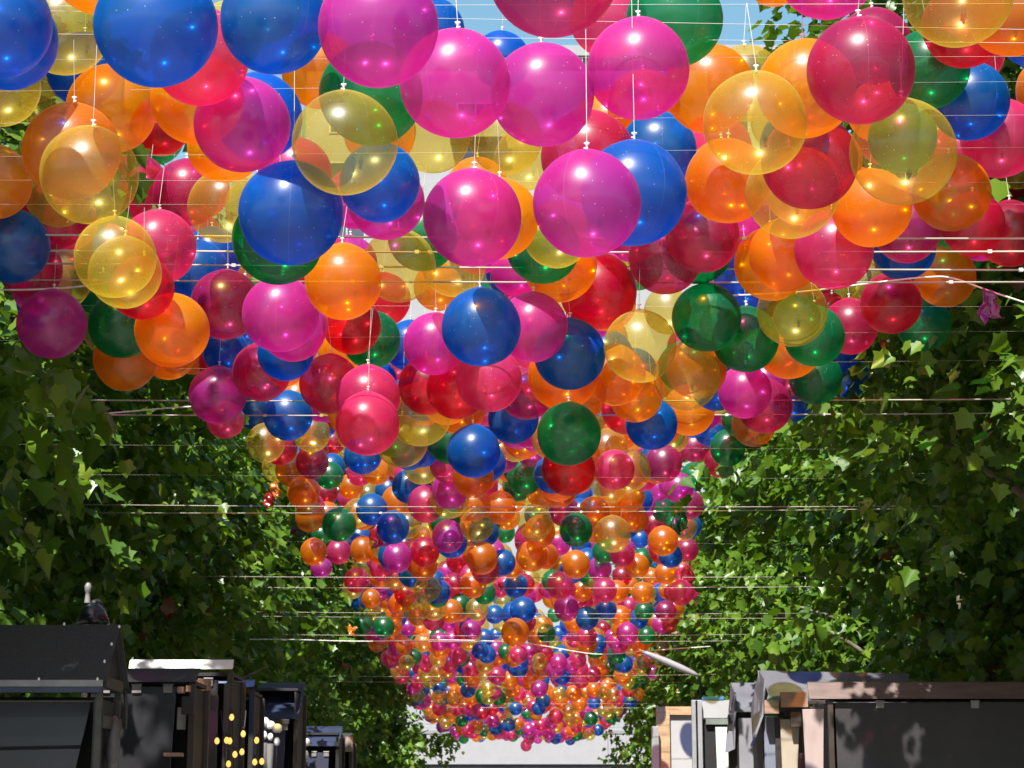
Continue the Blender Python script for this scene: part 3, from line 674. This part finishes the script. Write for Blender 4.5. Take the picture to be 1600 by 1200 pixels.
# ------------------------------------------------------------------ balloons
# x, y, radius in photo pixels, colour, (rank: radius used for the distance when a neighbour of the same size hides or is hidden), (shape)
B = [
(243,40,96,'B'),(100,46,72,'Y'),(-6,38,86,'B'),(12,62,78,'B'),(158,-60,84,'O'),(-42,155,55,'R'),(0,135,63,'Y'),(130,108,58,'B'),(174,170,70,'O'),(308,154,72,'O'),
(312,88,77,'K'),(428,32,84,'B'),(378,195,75,'M'),(404,182,69,'B'),(352,226,60,'O'),(500,110,60,'O'),(580,147,81,'G'),(591,42,94,'M'),(539,223,82,'Y',84),(711,130,86,'M'),
(848,148,81,'M'),(865,-45,103,'C'),(1054,30,75,'G'),(997,107,80,'M'),(783,93,45,'B'),(677,214,57,'Y'),(790,217,57,'Y'),(822,248,50,'Y'),(918,244,73,'C'),(917,318,84,'M',87),
(990,302,83,'B'),(1028,234,60,'B'),(738,340,77,'M'),(778,341,64,'O'),(870,366,53,'Y',60),(848,386,58,'G',59),(875,415,58,'O',57),(935,455,60,'R',55),(928,440,54,'M'),(593,285,63,'B'),
(603,315,60,'M'),(556,310,48,'M'),(455,333,82,'B'),(350,322,57,'Y'),(292,301,53,'C'),(112,236,76,'O'),(140,273,77,'Y',80),(-8,284,58,'O'),(0,310,52,'O'),(92,300,55,'Y'),
(75,245,48,'Y'),(88,336,55,'C'),(20,385,58,'B'),(22,362,50,'B'),(212,290,50,'C'),(180,402,64,'Y'),(195,426,57,'Y',62),(247,386,59,'K'),(332,400,46,'B'),(308,425,50,'B'),
(434,374,71,'G'),(245,215,42,'G'),(250,198,46,'R'),(222,450,50,'R',60),(95,436,48,'Y'),(48,420,49,'C'),(81,506,54,'M'),(190,508,52,'G'),(160,470,45,'G'),(269,516,58,'O'),
(196,561,50,'O'),(264,552,42,'O'),(300,545,40,'O'),(352,476,55,'C'),(438,491,60,'M'),(458,512,53,'M'),(536,440,60,'O',63),(623,415,58,'Y'),(660,370,54,'G'),(709,414,50,'Y'),
(684,448,38,'O'),(600,468,42,'R'),(550,508,46,'R'),(580,530,46,'G'),(640,540,40,'B'),(679,537,49,'M'),(752,511,62,'B'),(832,511,55,'M',57),(890,553,56,'B',55),(1000,541,57,'Y'),
(764,592,52,'K'),(668,602,46,'R'),(714,607,48,'R'),(698,622,42,'O'),(575,620,50,'K'),(574,662,50,'K',52),(655,648,50,'Y',45),(628,690,41,'Y'),(740,705,42,'B'),(802,654,40,'B'),
(823,614,42,'C'),(880,586,55,'O',49),(898,612,50,'O',48),(889,678,50,'G',53),(961,586,48,'O'),(993,618,42,'O'),(978,638,39,'R'),(1018,662,41,'B'),(1077,641,40,'O'),(888,733,42,'R'),
(960,734,32,'K'),(820,745,28,'G'),(1037,724,29,'C'),(1108,138,70,'O'),(1165,130,60,'Y'),(1180,192,81,'Y'),(1260,138,77,'O'),(1345,110,84,'C'),(1292,-46,77,'M'),(1365,72,60,'C'),
(1210,-35,45,'O'),(1497,-14,87,'Y'),(1507,40,66,'R'),(1580,20,68,'O'),(1620,40,65,'B'),(1452,108,63,'G',65),(1515,158,62,'B',63),(1411,237,83,'Y'),(1642,140,54,'O'),(1563,216,62,'K'),
(1265,252,75,'C'),(1137,283,66,'O'),(1237,301,72,'Y'),(1362,325,62,'O',64),(1487,301,61,'O'),(1500,240,50,'K'),(1098,368,58,'C'),(1303,390,62,'K'),(1440,322,46,'M'),(1417,358,53,'C'),
(1487,340,48,'G'),(1520,350,50,'R',52),(1532,360,48,'M'),(1578,365,52,'R'),(1590,254,42,'Y'),(1572,274,40,'R'),(1205,412,58,'O'),(1228,398,58,'O',59),(1090,388,56,'G'),(1040,402,58,'C'),
(1104,496,54,'G'),(1165,440,50,'B'),(1158,480,40,'B'),(1165,530,52,'G'),(1238,487,55,'Y'),(1272,525,48,'G'),(1233,540,52,'O',46),(1412,388,50,'B'),(1494,388,46,'G'),(1355,447,43,'Y'),
(1477,432,48,'O'),(1392,474,48,'R'),(1443,506,43,'G'),(1455,478,38,'M'),(1300,500,40,'R'),(1328,510,44,'C'),(1373,527,34,'R'),(1305,545,40,'B'),(1322,587,36,'B'),(1274,590,42,'G'),
(1238,630,30,'B'),(1073,589,52,'Y'),(1068,573,40,'G'),(1088,575,48,'O'),(1128,558,40,'O'),(1120,600,42,'B'),(1164,612,42,'M',45),(1195,634,43,'C',42),(1137,700,28,'G',28,'drop'),(1178,662,35,'O'),
(1124,722,24,'R'),(1085,699,24,'C'),(1085,744,22,'G'),(1060,762,24,'M'),(1077,789,23,'C'),(1072,543,30,'R'),(1043,485,37,'Y'),(352,548,36,'B',43),(352,568,41,'R'),(409,581,46,'C'),
(446,551,44,'B',48),(340,617,45,'M'),(450,649,39,'B'),(515,600,47,'C'),(487,677,29,'Y'),(398,645,27,'B'),(352,656,30,'K'),(415,692,30,'Y'),(438,700,27,'R'),(488,722,26,'C'),
(520,690,20,'R'),(519,706,20,'Y'),(433,730,24,'Y'),(456,735,26,'O'),(474,769,26,'O',26,'long'),(485,807,24,'O'),(515,743,22,'G'),(518,730,22,'B'),(508,770,20,'R'),(543,779,16,'K'),
(530,770,14,'B'),(548,760,20,'O'),(567,711,30,'B'),(588,735,23,'O'),(562,738,21,'K'),(576,774,20,'Y'),(581,796,25,'B'),(530,820,27,'G'),(562,840,19,'B'),(468,824,15,'M'),
(620,783,24,'O'),(639,760,27,'B'),(614,824,26,'B'),(637,820,22,'Y'),(502,835,16,'G'),(512,838,14,'Y'),(490,862,21,'O'),(529,862,19,'K'),(567,858,20,'O'),(621,871,23,'M'),
(613,867,23,'B'),(664,862,23,'R'),(661,884,23,'O'),(502,887,17,'M'),(528,894,11,'B'),(508,900,14,'O'),(542,878,13,'O'),(557,907,20,'K'),(576,914,14,'R'),(566,886,15,'Y'),
(597,890,19,'K'),(616,905,18,'Y'),(527,932,11,'G'),(580,935,15,'O'),(560,938,15,'B'),(634,929,18,'R'),(668,920,21,'Y'),(684,925,20,'B'),(650,949,22,'Y'),(625,942,17,'O'),
(582,960,15,'Y'),(568,976,15,'G'),(600,980,17,'G'),(637,980,13,'M'),(658,985,13,'O'),(696,816,24,'G'),(700,838,25,'M'),(753,872,25,'O'),(745,820,27,'Y'),(741,789,26,'O'),
(782,793,25,'O'),(793,808,20,'O'),(789,832,16,'G'),(717,876,20,'R'),(697,892,16,'M'),(785,879,21,'B'),(739,914,21,'O'),(710,912,17,'R'),(757,926,18,'G'),(719,945,17,'G'),
(818,913,18,'R'),(806,915,19,'B'),(831,869,25,'O'),(852,868,21,'O'),(836,817,27,'Y'),(872,848,21,'M'),(900,882,22,'O'),(864,908,18,'G'),(875,915,21,'K'),(848,893,16,'Y'),
(820,933,18,'M'),(817,953,21,'B'),(782,920,13,'K'),(787,942,12,'Y'),(773,960,15,'B'),(736,984,16,'M'),(700,972,15,'M'),(705,955,18,'O'),(805,988,22,'O'),(775,993,12,'B',12,'long'),
(757,997,14,'B'),(885,950,20,'M'),(835,925,16,'K'),(867,960,12,'G'),(881,798,24,'C'),(906,803,24,'B'),(928,800,25,'O'),(984,775,24,'O'),(985,806,24,'O'),(970,676,28,'O'),
(950,702,31,'Y'),(985,700,24,'O'),(985,735,32,'Y'),(1026,720,28,'B'),(1050,757,21,'M'),(1028,762,20,'M'),(1038,797,20,'G'),(1068,822,22,'Y'),(1022,819,20,'R'),(1025,834,18,'B'),
(1036,845,24,'O'),(1073,859,19,'C'),(957,834,29,'Y'),(900,828,26,'G'),(908,852,16,'B'),(922,852,16,'M'),(944,861,19,'G'),(1000,842,15,'B',15,'long'),(1003,874,17,'G',19,'long'),(972,866,20,'C'),
(1022,880,9,'B'),(937,889,19,'M'),(945,922,19,'K'),(995,884,20,'O'),(1018,902,15,'O'),(972,900,16,'R'),(1003,926,17,'O'),(985,914,13,'O'),(910,922,18,'O'),(1064,926,20,'K'),
(1080,930,14,'K'),(1040,955,17,'C'),(1048,975,14,'R'),(983,947,14,'K'),(917,966,18,'B'),(947,952,17,'B'),(1006,955,15,'G'),(998,967,15,'B'),(980,990,17,'M'),(1010,993,14,'G'),
(898,998,14,'K'),(873,990,13,'B'),(942,982,12,'R'),(1036,993,10,'B'),(1410,216,54,'G',70),(1245,497,37,'G',52),(444,498,33,'M',56),
]
REAL = .20                                    # all balloons are about 40 cm across
rb = random.Random(21)
items = []
for b in B:
    x, y, r, c = b[:4]
    items.append(dict(x=x, y=y, r=r, c=c, rank=b[4] if len(b) > 4 else r, shape=b[5] if len(b) > 5 else None))
# the far rows, packed under the same cables
xs0, ys0 = 822, 1286
hand = [(i['x'], i['y'], i['r']) for i in items]
def lerp_tab(t, tab):
    for (a, u), (b, v) in zip(tab, tab[1:]):
        if t <= b: return u + (v - u) * max(0, t - a) / (b - a)
    return tab[-1][1]
HMIN = [(18, 15.5), (25, 16.3), (31, 17.2), (40, 17.6), (48, 16.2), (56, 14.2), (66, 12.4), (76, 11.6), (84, 11.6)]
EDGE = [(560, (335, 1300)), (640, (370, 1215)), (700, (420, 1150)), (800, (470, 1095)), (900, (510, 1080)), (1000, (572, 1062)), (1060, (612, 1032)), (1100, (645, 990)), (1140, (685, 942)), (1172, (730, 890)), (1300, (800, 830))]
hand_np = np.array(hand)
def covered(x, y, r):
    n = 0
    for k in range(21):
        a = k * 2.4; q = r * math.sqrt((k + .5) / 21)
        d2 = (hand_np[:, 0] - x - q * math.cos(a)) ** 2 + (hand_np[:, 1] - y - q * math.sin(a)) ** 2
        n += bool((d2 < hand_np[:, 2] ** 2).any())
    return n / 21
def fill(n, d0, d1, hlo, hspan, mincov, power=1.0):
    k = t = 0
    while k < n and t < 30000:
        t += 1
        d = d0 + (d1 - d0) * rb.random() ** power
        r = F * REAL / d * rb.uniform(.88, 1.05)
        X = rb.uniform(-1, 1) * 3.5; e = abs(X) / 3.0
        h = ((lerp_tab(d, HMIN) if hlo is None else hlo) + 2.2 * e ** 2.5 + rb.uniform(0, hspan)) * REAL
        x = xs0 + X * F / d; y = ys0 - h * F / d
        if y + r > 1172 - 26 * rb.random() ** .8: continue
        if y > 560:
            lo = lerp_tab(y, [(a, b[0]) for a, b in EDGE]); hi = lerp_tab(y, [(a, b[1]) for a, b in EDGE])
            if not lo + r * .7 < x < hi - r * .7: continue
        elif not 20 < x < 1560: continue
        rank = F * REAL / d
        if mincov and covered(x, y, r) < mincov: continue
        # stay behind every annotated balloon that it overlaps
        over = [rr for a, b, rr in hand if (x - a) ** 2 + (y - b) ** 2 < (r + rr) ** 2 * .8]
        if over and rank > min(over) * .97:
            if mincov: continue
            if any(rank > rr and (x - a) ** 2 + (y - b) ** 2 < (r * .8 + rr * .5) ** 2 for a, b, rr in hand): continue
        k += 1
        items.append(dict(x=x, y=y, r=r, c=rb.choice('MMMMKKKKRBBBBOOOOOOGGYYYYY'), rank=rank, shape=None))
    print('fill', n, k, t)
fill(60, 10, 20, 14.5, 5.5, .62)
fill(60, 11, 19, 15.0, 6.0, .48)
fill(60, 10, 17, 15.0, 6.0, .40)
fill(130, 19, 30, None, 7.0, 0)
fill(480, 20, 48, None, 6.0, 0)
fill(700, 46, 84, None, 6.5, 0)
items.append(dict(x=822, y=1165, r=9, c='K', rank=9, shape=None))

# distance from size; nothing may cut into a neighbour
items.sort(key=lambda i: -i['rank'])
placed = []
for it in items:
    d = F * REAL / it['rank']
    for _ in range(60):
        R = it['r'] * d / F; p = at_depth(it['x'], it['y'], d); hit = False
        for q, Rq in placed:
            if (p - q).length < (R + Rq) * .985: hit = True; break
        if not hit: break
        d *= 1.008
    it['p'] = p; it['R'] = R; it['d'] = d
    placed.append((p, R))

def balloon_shape(seg, rings, kind=None, seed=0):
    bm = bmesh.new()
    bmesh.ops.create_uvsphere(bm, u_segments=seg, v_segments=rings, radius=1)
    for v in bm.verts:
        c = v.co; n = c.normalized()
        t = max(0, (n.z - .93) / .07)
        v.co = c * (1 + .035 * t * t)                       # drawn up a little towards the tie
        if kind is None:
            v.co *= 1 + .018 * noise.noise(n * 1.3 + Vector((seed, 0, 0)))
        elif kind == 'long':
            v.co.x *= .60; v.co.y *= .60; v.co *= 1 + .05 * noise.noise(n * 2 + Vector((seed, 3, 0)))
        elif kind == 'drop':
            if n.z > .2: v.co.x *= 1 - .55 * (n.z - .2) / .8; v.co.y *= 1 - .55 * (n.z - .2) / .8; v.co.z = .2 + (c.z - .2) * 2.4
    me = bpy.data.meshes.new('balloon'); bm.to_mesh(me); bm.free()
    for p in me.polygons: p.use_smooth = True
    return me
MESH = {}
def balloon_mesh(c, kind, v):
    k = (c, kind, v)
    if k not in MESH:
        me = balloon_shape(56, 32, kind, v * 3.7); me.materials.append(MAT[c]); MESH[k] = me
    return MESH[k]
_k = MB(); _k.lathe([(0, .012), (.030, .0), (.024, .06), (.016, .10), (.05, .135), (.056, .16), (.02, .15), (0, .15)], (0, 0, 0), 10)
_k.box(.02, .06, -.012, .012, .045, .075)
KNOT = _k.build('knot', M_white, smooth=True); KNOT_ME = KNOT.data; bpy.data.objects.remove(KNOT)
_s = MB(); _s.tube([(0, 0, 0), (0, 0, 1)], 1, 6); STR = _s.build('string', M_cord, smooth=True); STR_ME = STR.data; bpy.data.objects.remove(STR)
LINES_Y = sorted(CORD_Y + CABLE_Y + VIRTUAL_Y)

# ---- labels: what tells each balloon apart from all the others
MAXN = 300
named = items[:MAXN]
vis = [i for i in items if i['r'] > 8]
def size_word(r):
    return 'huge' if r >= 70 else 'big' if r >= 50 else 'medium' if r >= 35 else 'small' if r >= 20 else 'tiny'
def sector(a, b, wide):
    dx, dy = b['x'] - a['x'], a['y'] - b['y']               # where b lies as seen from a
    ang = math.degrees(math.atan2(dy, dx)) % 360
    w = 75 if wide else 42
    out = []
    for nm, c in (('left of', 0), ('below', 90), ('right of', 180), ('above', 270)):   # a is ... b
        if abs((ang - c + 180) % 360 - 180) <= w: out.append(nm)
    return out
def rels(a, wide):
    lim = 1.5 if wide else 1.08; out = set()
    for b in vis:
        if b is a: continue
        dd = math.hypot(a['x'] - b['x'], a['y'] - b['y'])
        if dd > lim * (a['r'] + b['r']) or (not wide and (b['r'] < .5 * a['r'] or not -20 < b['x'] < 1620 or b['y'] + b['r'] < 15)): continue
        for s in sector(a, b, wide): out.add((s, b['c']))
        if not wide:
            if dd < .92 * (a['r'] + b['r']) and a['d'] < b['d']: out.add(('in front of', b['c']))
        elif dd < (a['r'] + b['r']): out.add(('in front of', b['c']))
    return out
for it in named: it['tight'] = sorted(rels(it, False)); it['sz'] = size_word(it['r'])
for it in vis: it['wide'] = rels(it, True); it['sz'] = size_word(it['r'])
def region(it):
    if it['shape']: return None
    x, y = it['x'], it['y']
    if y - it['r'] < 5 and it['r'] > 40: return 'at the top edge of the photo'
    if x + it['r'] * .3 < 30: return 'at the left edge of the photo'
    if x - it['r'] * .3 > 1570: return 'at the right edge of the photo'
    return None
import itertools
used_labels = {}
def phrase(cb):
    t = ['%s %s %s' % (r, 'an' if COLNAME[c][0] in 'aeiou' else 'a', COLNAME[c]) for r, c in cb] if len(cb) < 3 else ['%s %s' % (r, COLNAME[c]) for r, c in cb]
    if len(t) == 1: return t[0] + ' one'
    return ', '.join(t[:-1]) + ' and ' + t[-1] + (' one' if len(cb) < 3 else ' ones')
def make_label(it):
    same = [v for v in vis if v is not it and v['c'] == it['c'] and abs(math.log(v['r'] / it['r'])) < .45]
    order = it['tight']
    base = '%s %s balloon' % (it['sz'], COLNAME[it['c']])
    shape = {'drop': 'half deflated drop shaped', 'long': 'limp elongated'}.get(it['shape'])
    if shape: base = '%s %s balloon' % (shape, COLNAME[it['c']])
    reg = region(it)
    def place(v): return ('upper' if v['y'] < 420 else 'middle' if v['y'] < 760 else 'lower') + ' ' + ('left' if v['x'] < 620 else 'right' if v['x'] > 1020 else 'centre')
    combos = [cb for n in (1, 2, 3) for cb in itertools.combinations(order, n) if len({r for r, _ in cb}) == n]
    for cb in combos:
        if not any(all(q in v['wide'] for q in cb) for v in same): return base + ' ' + phrase(cb)
    pl = reg or 'in the %s' % place(it)
    near = [v for v in same if (region(v) == reg if reg else place(v) == place(it))]
    best = None
    for cb in combos:
        t = base + ' ' + ', '.join('%s %s' % (r, COLNAME[c]) for r, c in cb) + ' ones, ' + pl.replace(' of the photo', '')
        if len(t.split()) > 16: continue
        miss = sum(all(q in v['wide'] for q in cb) for v in near) + (2 if t in used_labels else 0)
        if best is None or miss < best[0]: best = (miss, t)
        if miss == 0: break
    if best: return best[1]
    return '%s hanging %s' % (base, reg or 'in the %s of the photo' % place)

def add_balloon(it):
    kind = it['shape']; R = it['R']; p = it['p']
    o = bpy.data.objects.new('balloon', balloon_mesh(it['c'], kind, rb.randrange(4))); COL.objects.link(o)
    o.location = p; o.scale = (R, R, R); o.rotation_euler = (rb.uniform(-.05, .05), rb.uniform(-.05, .05), rb.uniform(0, 6.28))
    if kind == 'long' : o.rotation_euler = (rb.uniform(-.15, .15), rb.uniform(-.15, .15), rb.uniform(0, 6))
    lab = make_label(it); n = used_labels.get(lab, 0)
    used_labels[lab] = n + 1
    tag(o, lab, 'balloon', 'colourful balloons strung over the street')
    it['label'] = lab
    top = 1.02 * (2.2 / 1.02 if kind == 'drop' else 1)
    if it['r'] > 15:
        k = bpy.data.objects.new('knot', KNOT_ME); COL.objects.link(k); k.parent = o; k.location = (0, 0, top); s = min(1.0, .2 / R); k.scale = (s, s, s)
    zt = 1.6 + HW + .02
    ly = min(LINES_Y, key=lambda v: abs(v - p.y)); up = max(zt - p.z, R * 1.22 + (.5 if it['d'] > 14 else .22)); dy = max(-.12 * up, min(.12 * up, ly - p.y))
    a = Vector((0, 0, top + .14)); tip = Vector((rb.uniform(-.03, .03), dy, up))
    b = o.rotation_euler.to_matrix().inverted() @ tip / R
    s = bpy.data.objects.new('string', STR_ME); COL.objects.link(s); s.parent = o
    s.location = a; s.rotation_euler = (b - a).to_track_quat('Z', 'Y').to_euler(); w = .0013 / R * (1 if it['r'] > 30 else 1.3)
    s.scale = (w, w, (b - a).length)
for it in named: add_balloon(it)
_dups = sum(v for v in used_labels.values() if v > 1)
print('labels shared by', _dups, 'balloons')
if False:
    for it in named: print('LAB', it['x'], it['y'], it['r'], it['label'])

# the farthest and smallest rows: past three hundred they are one mass
def far_mass():
    order = list(FILMS); V, Fc, MI = [], [], []; off = 0
    for it in items[MAXN:]:
        sg, rg = (24, 14) if it['r'] > 13 else (16, 10)
        th = np.arange(sg) * 2 * PI / sg + rb.uniform(0, 6); ph = np.linspace(0, PI, rg + 1)[1:-1]
        s = np.stack([np.outer(np.sin(ph), np.cos(th)), np.outer(np.sin(ph), np.sin(th)), np.outer(np.cos(ph), np.ones(sg))], -1).reshape(-1, 3)
        s = np.concatenate([s, [[0, 0, 1.03], [0, 0, -1]]])
        V.append(s * np.array([1, 1, rb.uniform(.97, 1.06)]) * it['R'] + np.array(it['p']))
        n0 = len(Fc)
        for a in range(rg - 2):
            for b in range(sg):
                Fc.append((off + a * sg + b, off + (a + 1) * sg + b, off + (a + 1) * sg + (b + 1) % sg, off + a * sg + (b + 1) % sg))
        for b in range(sg):
            Fc.append((off + (rg - 1) * sg, off + b, off + (b + 1) % sg))
            Fc.append((off + (rg - 1) * sg + 1, off + (rg - 2) * sg + (b + 1) % sg, off + (rg - 2) * sg + b))
        MI += [order.index(it['c'])] * (len(Fc) - n0); off += len(s)
    me = bpy.data.meshes.new('far_balloons'); me.from_pydata(np.concatenate(V).tolist(), [], Fc)
    for c in order: me.materials.append(MATFAR[c])
    me.polygons.foreach_set('material_index', MI); me.polygons.foreach_set('use_smooth', [True] * len(Fc)); me.update()
    o = bpy.data.objects.new('far_balloons', me); COL.objects.link(o)
    tag(o, 'mass of tiny many coloured balloons in the farthest rows over the street', 'balloons', None, 'stuff')
far_mass()

# burst balloons: limp scraps of film on strings
def scrap(px, py, d, c, size, seed, label):
    r = random.Random(seed); bm = bmesh.new(); n = 7
    p = at_depth(px, py, d); g = []
    for i in range(n):
        row = []
        for j in range(n):
            u, v = i / (n - 1) - .5, j / (n - 1) - .5
            q = Vector((u * (1 - .5 * abs(v)), 0, -v * 1.3)) * size
            q += Vector((noise.noise(Vector((u * 3, v * 3, seed))), 1.3 * noise.noise(Vector((u * 3, v * 3, seed + 9))), noise.noise(Vector((u * 3, v * 3, seed + 5))))) * size * .5
            row.append(bm.verts.new(p + q))
        g.append(row)
    for i in range(n - 1):
        for j in range(n - 1): bm.faces.new((g[i][j], g[i + 1][j], g[i + 1][j + 1], g[i][j + 1]))
    me = bpy.data.meshes.new('burst_balloon'); bm.to_mesh(me); bm.free()
    for q in me.polygons: q.use_smooth = True
    o = obj('burst_balloon', me, None, MATFAR[c])
    sm = o.modifiers.new('thickness', 'SOLIDIFY'); sm.thickness = .002
    tag(o, label, 'burst balloon', 'burst balloons hanging limp')
scrap(1546, 478, 11.2, 'M', .12, 1, 'burst magenta balloon scrap caught in the leaves below the orange balloon')
scrap(430, 765, 19.5, 'O', .10, 2, 'burst orange balloon scrap beside the dark left tree, highest of the two there')
scrap(420, 782, 19.5, 'R', .10, 3, 'burst red balloon scrap beside the dark left tree, under the orange one')
scrap(550, 985, 30, 'O', .11, 4, 'burst orange balloon dangling by the left edge of the far balloons')
scrap(1075, 905, 34, 'K', .30, 6, 'burst pink balloon tail hanging below the plum balloon by the right trees')
scrap(592, 838, 26, 'K', .24, 7, 'burst pink balloon crumpled between two blue balloons')
scrap(1062, 815, 27, 'G', .24, 8, 'burst green balloon flap over the right end of the far rows')
scrap(782, 905, 36, 'K', .26, 9, 'burst pink balloon rag under the small blue one in the centre')
